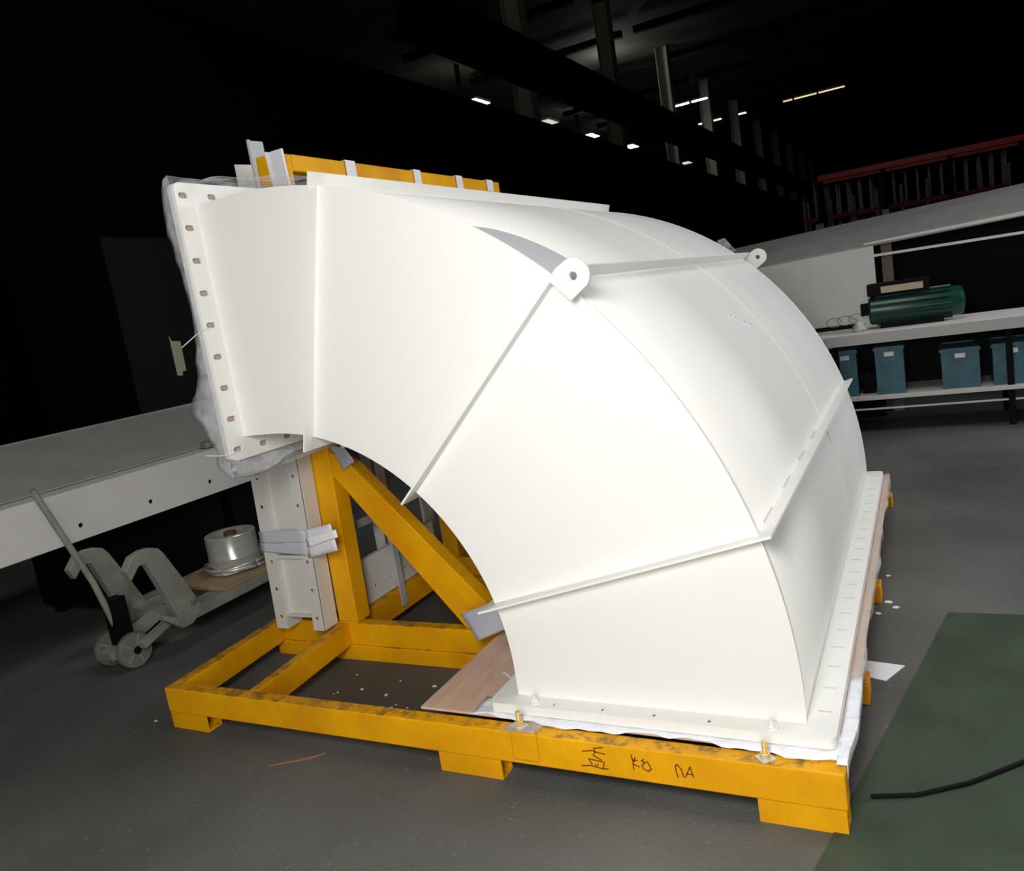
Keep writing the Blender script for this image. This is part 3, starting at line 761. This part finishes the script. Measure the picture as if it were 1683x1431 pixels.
MB().box(-2.10,-1.60, yf0+0.0, yf0+0.08, 0.18, 0.24).build('cross_beam', JACK, jk)
MB().bar((-1.85, 0.20, 0.10), (-1.85, 0.56, 0.21), 0.09, 0.05).build('link_arm', JACK, jk)
MB().bar((-1.66, 0.30, 0.14), (-1.66, 0.62, 0.24), 0.05, 0.035).build('link_arm', JACK, jk)
for x0 in (-1.98, -1.78):
    wv_ = MB().lathe((x0, 0.31, 0.104), [(0.05, 0.0), (0.098, 0.0), (0.104, 0.01), (0.104, 0.045), (0.098, 0.055), (0.05, 0.055)], 'x', 36).build('wheel', RUBBER, jk)
    MB().lathe((x0+0.05, 0.31, 0.104), [(0.05, 0.0), (0.05, 0.002), (0.022, 0.002), (0.022, 0.014), (0.012, 0.016)], 'x', 24).build('hub', BLACK, wv_)
    for k in range(5):
        a_ = k*2*pi/5
        MB().bar((x0+0.055, 0.31+0.03*cos(a_), 0.104+0.03*sin(a_)), (x0+0.055, 0.31+0.088*cos(a_), 0.104+0.088*sin(a_)), 0.010, 0.006, (1,0,0)).build('spoke', JACK, wv_)
for x0 in (-1.63, -2.13):
    MB().lathe((x0-0.02, 1.50, 0.045), [(0.045, 0), (0.045, 0.07)], 'x', 20).build('load_roller', RUBBER, jk)
    MB().box(x0-0.03, x0-0.02, 1.40, 1.58, 0.04, 0.18).build('roller_bracket', JACK, jk)
MB().tube([(-1.83,0.31,0.14),(-1.83,0.22,0.55),(-1.83,0.02,1.15)], 0.018, 10).build('tow_bar', JACK, jk)
MB().bar((-1.83,0.31,0.10),(-1.83,0.31,0.42), 0.09, 0.09, (0,1,0)).build('pump_body', BLACK, jk)
bd = MB().box(-2.06,-1.545, yf0+0.30, 1.68, 0.247, 0.268).build('timber_board', BOARD, bevel=0.002); tag(bd, 'pale timber board lying across the pallet jack forks', 'board')
cc = (-1.80, 1.20)
co = thing('strapping_coil', (cc[0], cc[1], 0.268), 'silvery coil of packing strap standing on the timber board', 'strapping coil')
prf = [(0.115, 0.045), (0.163, 0.045), (0.167, 0.05), (0.165, 0.095), (0.168, 0.10), (0.165, 0.105), (0.165, 0.25), (0.161, 0.255), (0.115, 0.255)]
MB().lathe((cc[0], cc[1], 0.268), prf, 'z', 56, closed=True).build('wound_strap', COILM, co)
MB().lathe((cc[0], cc[1], 0.268), [(0.04, 0.0), (0.04, 0.262)], 'z', 20).build('core_tube', mat('rusty_core', (0.12, 0.04, 0.015), 0.8), co)
lo = MB()
for k in range(3):
    R_ = 0.178+0.012*k; pts = [Vector((cc[0]+0.01*k+R_*cos(a), cc[1]-0.01*k+R_*sin(a), 0.302+0.018*sin(a+k*1.8)+0.004*k)) for a in [2*pi*i/40 for i in range(41)]]
    vs = []
    for p in pts: vs += [p+Vector((0,0,-0.010)), p+Vector((0,0,0.010))]
    lo.add(vs, [(2*i, 2*i+2, 2*i+3, 2*i+1) for i in range(40)], True)
o = lo.build('loose_loop', mat('silver_strap', (0.62, 0.62, 0.60), 0.3, metal=0.5), co, recalc=False); s = o.modifiers.new('solid', 'SOLIDIFY'); s.thickness = 0.0012
o = sheet(quad((cc[0]-0.10,cc[1]-0.150,0.345),(cc[0]-0.06,cc[1]-0.165,0.350),(cc[0]+0.13,cc[1]-0.16,0.292),(cc[0]+0.08,cc[1]-0.185,0.283)), 'strap_tail', mat('bright_strap', (0.75, 0.75, 0.74), 0.3, metal=0.3), co, 0.001)

# ------------------------------------------------------------------ right background: bench, booth, machine
be = thing('work_bench', (2.9, 5.9, 0), 'grey steel work bench with teal crates under it, behind the duct at right', 'bench')
MB().box(1.50,4.4,5.60,6.35,0.925,0.955).build('bench_top', GREYBX, be, bevel=0.004)
MB().box(1.56,4.4,5.595,5.60,0.85,0.945).build('top_edge', mat('pale_edge', (0.5, 0.48, 0.47), 0.5), be)
MB().box(1.56,4.4,5.62,6.30,0.315,0.355).build('lower_shelf', GREYBX, be, bevel=0.004)
MB().box(1.60,4.4,5.64,5.66,0.22,0.235).build('stretcher', GREYBX, be)
for x in (1.60, 3.0, 4.33):
    for y in (5.63, 6.27): MB().box(x, x+0.05, y, y+0.05, 0, 0.925).build('leg', BLACK, be)
MB().box(1.58,4.38,6.315,6.335,0.356,0.90).build('back_sheet', BLACK, be)
def crate(x0, x1, y0, y1, z0, z1, label):
    t = thing('plastic_crate', ((x0+x1)/2, (y0+y1)/2, z0), label, 'crate', 'teal crates on the bench shelf')
    k = 0.02
    b = MB(); b.box(x0,x1,y0,y0+k,z0,z1); b.box(x0,x1,y1-k,y1,z0,z1); b.box(x0,x0+k,y0+k,y1-k,z0,z1); b.box(x1-k,x1,y0+k,y1-k,z0,z1); b.box(x0+k,x1-k,y0+k,y1-k,z0,z0+k)
    b.build('crate_body', TEAL, t); MB().box(x0-.012,x1+.012,y0-.012,y1+.012,z1-.03,z1-.008).build('rim', TEAL, t)
    MB().box((x0+x1)/2-.04,(x0+x1)/2+.04,y0-.004,y0,z1-.09,z1-.05).build('label_card', FOAM, t)
crate(1.60,1.80,5.68,6.2,0.356,0.80,'teal plastic crate on the bench shelf, nearest the duct')
crate(1.96,2.20,5.66,6.2,0.356,0.80,'teal plastic crate on the bench shelf, right of the gap')
for i, x in enumerate((2.5, 2.9)): crate(x,x+0.3,5.68,6.2,0.356,0.72,'teal plastic crate far along the bench shelf, '+('nearer the duct','farther right'))if False else crate(x,x+0.3,5.68,6.2,0.356,0.72,'lower teal crate far right on the bench shelf, '+('nearer the duct','farthest from it')[i])
t = thing('small_motor', (1.88, 5.9, 0.356), 'dark round motor lying between the two teal crates', 'motor')
MB().lathe((1.88,5.75,0.50), [(0.04,0),(0.068,0.0),(0.070,0.02),(0.070,0.28),(0.04,0.3)], 'y', 24).build('motor_body', BLACK, t); MB().box(1.83,1.93,5.78,6.0,0.356,0.45).build('motor_base', BLACK, t)
mo = thing('green_motor', (2.3, 5.95, 0.955), 'dark green cylindrical motor with black box standing on the bench', 'motor')
MB().lathe((1.93,5.95,1.125), [(0.03,-0.05),(0.03,0.0),(0.12,0.0),(0.135,0.02),(0.135,0.75),(0.12,0.78),(0.05,0.80)], 'x', 36).build('motor_body', GREEN, mo)
fb_ = MB()
for k in range(16):
    a_ = 2*pi*k/16; fb_.bar((1.99,5.95+0.142*cos(a_),1.125+0.142*sin(a_)), (2.62,5.95+0.142*cos(a_),1.125+0.142*sin(a_)), 0.004, 0.02, (0,cos(a_),sin(a_)))
fb_.build('cooling_fins', GREEN, mo)
MB().box(1.93,2.45,5.82,6.06,1.265,1.375).build('terminal_box', BLACK, mo, bevel=0.006)
MB().box(1.86,1.935,5.86,6.0,1.09,1.20).build('end_box', BLACK, mo, bevel=0.004)
MB().box(2.02,2.55,5.85,6.05,0.957,1.0).build('base_plate', BLACK, mo)
MB().box(2.05,2.40,5.814,5.819,1.285,1.345).build('name_plate', mat('tan_plate', (0.5, 0.42, 0.25), 0.5), mo)
rg = MB()
rg.lathe((1.84,5.78,0.957), [(0.05,0),(0.062,0.02),(0.05,0.05),(0.03,0.085),(0.012,0.10)], 'z', 14)
o = rg.build('crumpled_cloth', mat('pale_cloth', (0.45, 0.45, 0.43), 0.8, bump=0.8, bscale=25)); tag(o, 'crumpled pale cloth on the bench beside the green motor', 'cloth')
for v in o.data.vertices: v.co += Vector((0.012*sin(v.co.z*90+v.co.y*60), 0.012*sin(v.co.x*80), 0))
wc = MB()
for k in range(3):
    wc.tube([(1.60+0.1*k+0.07*cos(a), 6.05, 1.045+0.045*sin(a)+0.008*k) for a in [2*pi*i/20 for i in range(18)]], 0.0035, 5)
wc.tube([(1.78,6.05,1.07),(1.84,6.0,1.02),(1.87,5.9,0.965)], 0.0035, 5)
o = wc.build('wire_loops', mat('thin_wire', (0.16,0.14,0.12), 0.5)); tag(o, 'loops of thin dark wire standing on the bench against the grey panel', 'wire')
o = MB().box(1.40,1.80,6.20,6.26,0.957,0.995).build('black_bar', BLACK); tag(o, 'flat black bar along the back of the bench', 'bar')
bo = thing('panel_booth', (2.8, 6.9, 0), 'grey-white panel booth with sloping canopy behind the work bench', 'booth')
def cz(x): return 1.655+0.038*x
MB().box(-0.9,1.985,6.42,6.46,0,0.749).build('shade_panel', BLACK, bo)  # added black panel standing in for the darkness below the bench
MB().hexa([(-0.9,6.42,0.75),(1.985,6.42,0.75),(1.985,6.46,0.75),(-0.9,6.46,0.75),(-0.9,6.42,cz(-.9)),(1.985,6.42,cz(1.985)),(1.985,6.46,cz(1.985)),(-0.9,6.46,cz(-.9))]).build('front_panel', GREYBX, bo)
MB().hexa([(-0.9,6.42,cz(-.9)),(4.6,6.42,cz(4.6)),(4.6,7.5,2.16),(-0.9,7.5,1.87),(-0.9,6.42,cz(-.9)+.02),(4.6,6.42,cz(4.6)+.02),(4.6,7.5,2.18),(-0.9,7.5,1.89)]).build('canopy', GREY, bo)
MB().hexa([(1.9,6.41,cz(1.9)+.02),(4.6,6.41,cz(4.6)),(4.6,6.42,cz(4.6)),(1.9,6.42,cz(1.9)+.02),(1.9,6.41,cz(1.9)+.04),(4.6,6.41,cz(4.6)+.05),(4.6,6.42,cz(4.6)+.05),(1.9,6.42,cz(1.9)+.04)]).build('canopy_lip', GREYBX, bo)
MB().box(1.985,4.6,6.44,6.46,1.62,1.645).build('cross_bar', GREYBX, bo)
MB().box(2.04,2.14,6.70,6.75,0,1.80).build('post', mat('brown_grey_post', (0.19, 0.155, 0.145), 0.6), bo)
MB().box(-0.9,4.6,7.44,7.49,0,1.86).build('back_panel', BLACK, bo)
MB().box(4.5,4.55,6.45,7.45,0,1.8).build('side_post', GREY, bo)
o = sheet(quad((1.180,3.24,1.925),(1.225,3.25,1.935),(1.300,3.25,1.83),(1.150,3.24,1.85), wob=0.012), 'film_tuft', FILM, th=0.001); tag(o, 'small tuft of crumpled film behind the far edge of the duct', 'plastic film')

# floor bits at right
for pts, lab in ((((2.05,0.84),(2.185,0.80),(2.25,0.94),(2.06,0.97)), 'white card lying on the floor right of the duct'),):
    o = MB().prism([(a, b, 0.001) for a, b in pts], (0,0,0.003)).build('white_card', mat('white_card', (0.75,0.75,0.8), 0.6)); tag(o, lab, 'card')
PP = mat('torn_paper', (0.8, 0.8, 0.82), 0.7)
bits = [(2.165,1.60,.020),(2.20,1.54,.018),(2.125,1.46,.015),(2.15,1.95,.014),(-0.05,0.02,.02),(-0.30,-0.02,.014),(0.05,0.30,.012),(0.25,0.42,.012),(-1.02,-0.15,.012)]
bits += [(-0.28+0.75*random.random(), -0.02+0.55*random.random(), 0.004+0.006*random.random()) for _ in range(14)]
for i, (x, y, r) in enumerate(bits):
    lab = 'torn white paper scrap on the floor '+('right of the duct base','inside the yellow frame','left of the yellow frame')[0 if x > 2 else (2 if x < -1 else 1)]
    P = [(x+r*(0.7+0.5*random.random())*cos(k*1.256), y+r*(0.7+0.5*random.random())*sin(k*1.256), 0.001) for k in range(5)]
    o = MB().prism(P, (0,0,0.002)).build('paper_scrap', PP)
    tag(o, lab, 'paper scrap', ('scraps right of the duct','scraps inside the frame','scrap left of the frame')[0 if x > 2 else (2 if x < -1 else 1)])
o = MB().prism([(-0.10,-0.32,.001),(0.02,-0.24,.001),(0.09,-0.185,.001),(0.04,-0.245,.001)], (0,0,0.004)).build('wood_splinter', mat('rusty_splinter', (0.33,0.13,0.07), 0.7)); tag(o, 'thin reddish wood splinter on the floor before the front beam', 'splinter')
o = MB().tube([(2.17,0.02,0.011),(2.30,0.06,0.011),(2.45,0.16,0.011),(2.8,0.5,0.011),(3.6,1.3,0.011)], 0.007, 8).build('black_cable', BLACK); tag(o, 'black cable lying on the green floor zone', 'cable')

# ------------------------------------------------------------------ hall steelwork, lamps and racks far behind
def lamp_panel(x, y, m, label):
    t = thing('bay_lamp', (x, y, 9.9), label, 'lamp', 'row of bay lamps along the dark wall')
    MB().box(x-0.28,x+0.32,y-0.45,y+0.75,9.98,10.0).build('lamp_glass', m, t)
    MB().box(x-0.32,x+0.36,y-0.5,y+0.8,10.0,10.09).build('housing', GREYST, t)
    MB().box(x-0.62,x-0.48,y-0.45,y+0.75,9.96,9.98).build('side_strip', m, t)
    MB().box(x-0.62,x-0.5,y-0.1,y+0.1,9.98,11.6).build('drop_rod', BLACK, t)
for i, (x, y, m, lb_) in enumerate(((-13.2,27.6,LAMP,'bright square bay lamp, nearest and left of the row'),(-13.0,34.2,LAMPD,'dim bay lamp second in the row along the wall'),(-13.05,39.9,LAMP,'bright bay lamp third in the row along the wall'),
        (-12.8,46.0,LAMP,'bright bay lamp fourth in the row along the wall'),(-12.6,58.2,LAMPD,'dim farthest bay lamp of the row along the wall'))):
    lamp_panel(x, y, m, lb_)
def tube_lamp(x0, x1, y, m, label, grp):
    t = thing('tube_lamp', ((x0+x1)/2, y, 9.95), label, 'lamp', grp)
    MB().box(x0,x1,y-0.06,y+0.06,9.95,10.0).build('tube', m, t); MB().box(x0,x1,y-0.12,y+0.12,10.0,10.08).build('housing', GREYST, t)
    MB().box((x0+x1)/2-.02,(x0+x1)/2+.02,y-0.02,y+0.02,10.08,11.6).build('drop_rod', BLACK, t)
n_ = 0
pos_w = ('leftmost','second','third','rightmost')
for i, (a, b) in enumerate(((-9.35,-8.45),(-8.2,-7.15),(-7.0,-6.25))): tube_lamp(a, b, 38.2, LAMP, 'white tube lamp in the nearer glowing row, '+('left end','middle','right end')[i], 'nearer row of tube lamps')
for i, (a, b) in enumerate(((-9.2,-8.4),(-8.2,-7.85),(-7.5,-6.95),(-6.0,-5.6))): tube_lamp(a, b, 44.4, LAMP if i < 1 else emit('tube_glow_%d' % i, (0.95,1,1), 2.5), 'white tube lamp in the farther glowing row, '+pos_w[i]+' of four', 'farther row of tube lamps')
for i, (a, b) in enumerate(((-3.6,-3.15),(-3.05,-1.95),(-1.85,-0.6))): tube_lamp(a, b, 44.0, LAMPY, 'warm yellow tube lamp high at top right, '+('left','middle','right')[i]+' of three', 'warm tube lamps')
o = MB().hexa([(-9.25,31.7,9.9),(-8.75,31.7,9.9),(-8.75,32.4,9.9),(-9.25,32.4,9.9),(-9.25,31.7,10),(-8.75,31.7,10),(-8.75,32.4,10),(-9.25,32.4,10)]).box(-9.05,-8.95,32.0,32.1,10,11.6).build('bay_lamp', LAMP); tag(o, 'small bright lamp at the top edge beside a roof column', 'lamp')
for i, y in enumerate((18.8,26.3,33.8,41.2,48.7,56.2,63.7,71.2,78.7,86.2)):
    t = thing('roof_column', (-7.0, y, 0), 'grey hall column beyond the dark girder, '+('nearest','second','third','fourth','fifth','sixth','seventh','eighth','ninth','farthest')[i]+' in the row', 'column', 'hall columns beyond the girder')
    MB().box(-7.25,-7.22,y-0.25,y+0.25,0,11.6).box(-6.78,-6.75,y-0.25,y+0.25,0,11.6).build('flange', GREYST, t); MB().box(-7.22,-6.78,y-0.02,y+0.02,0,11.6).build('web', GREYST, t)
g_ = thing('crane_girder', (-6.3, 50, 7.0), 'black crane girder running away along the hall columns', 'girder')
MB().box(-6.72,-6.2,12,95,8.2,8.4).build('top_flange', BLACK, g_); MB().box(-6.5,-6.42,12,95,7.5,8.2).build('web', BLACK, g_); MB().box(-6.72,-6.2,12,95,7.35,7.5).build('bottom_flange', BLACK, g_)
for i in range(14):
    y = 24+5*i
    t = MB().box(-14.0,-7.25,y,y+0.25,11.1,11.35).box(-6.75,20,y,y+0.25,11.1,11.35).build('roof_beam', BLACK); tag(t, 'dark roof beam crossing under the hall ceiling', 'roof beam', 'roof beams across the hall')

PALE = mat('pale_upright_paint', (0.85, 0.85, 0.75), 0.6)
def rack(x0, x1, y0, zs, label, nb, up_m, bm_m, h):
    t = thing('storage_rack', ((x0+x1)/2, y0, 0), label, 'rack')
    k = nb
    for i in range(k+1):
        x = x0+(x1-x0)*i/k
        MB().box(x-0.035,x+0.035,y0-0.04,y0+0.04,0,h).build('upright', up_m, t); MB().box(x-0.035,x+0.035,y0+0.95,y0+1.03,0,h).build('upright', up_m, t)
    for z in zs:
        MB().box(x0,x1,y0-0.06,y0-0.04,z,z+0.13).build('shelf_beam', bm_m, t); MB().box(x0,x1,y0+1.03,y0+1.05,z,z+0.13).build('shelf_beam', bm_m, t)
        MB().box(x0,x1,y0-0.03,y0+1.02,z+0.10,z+0.12).build('shelf_deck', BLACK, t)
    return t
rack(0.15,4.6,20,(3.58,),'tall storage rack with a bright red beam at upper right', 3, BLACK, RED, 3.70)
rack(-0.7,4.6,24,(2.75,),'lower storage rack with dull red beams behind the booth', 8, GREYST, mat('dull_red_paint',(0.30,0.01,0.01),0.5), 3.4)
rack(-1.0,5.0,30,(2.9,4.2),'farther grey storage rack with close uprights', 16, PALE, BLACK, 4.4)
bx = [(0.50,0.16,0.30,(0.55,0.45,0.42)),(0.78,0.14,0.22,(0.40,0.30,0.28)),(1.02,0.10,0.2,(0.25,0.26,0.16)),(1.2,0.12,0.26,(0.3,0.3,0.2)),(1.42,0.16,0.22,(0.42,0.22,0.12)),(1.75,0.12,0.36,(0.6,0.6,0.5)),(2.05,0.2,0.25,(0.3,0.3,0.25))]
t = thing('goods_shelf', (1.2, 15.5, 0), 'low grey shelf carrying cartons beyond the booth canopy', 'shelf')
MB().box(0.2,3.2,15.2,15.9,2.02,2.06).build('shelf_board', GREYST, t)
for x in (0.25, 1.7, 3.1): MB().box(x,x+0.06,15.3,15.36,0,2.02).build('leg', BLACK, t); MB().box(x,x+0.06,15.8,15.86,0,2.02).build('leg', BLACK, t)
kk = ('pinkish','brown-grey','small olive','olive','rust brown','tall white','grey')
for i, (x, w_, h_, c_) in enumerate(bx):
    o = MB().box(x,x+w_,15.4,15.4+w_,2.061,2.06+h_).build('carton', mat('carton_%d' % i, c_, 0.8)); tag(o, kk[i]+' carton standing on the low shelf beyond the booth', 'carton', 'cartons on the low shelf')
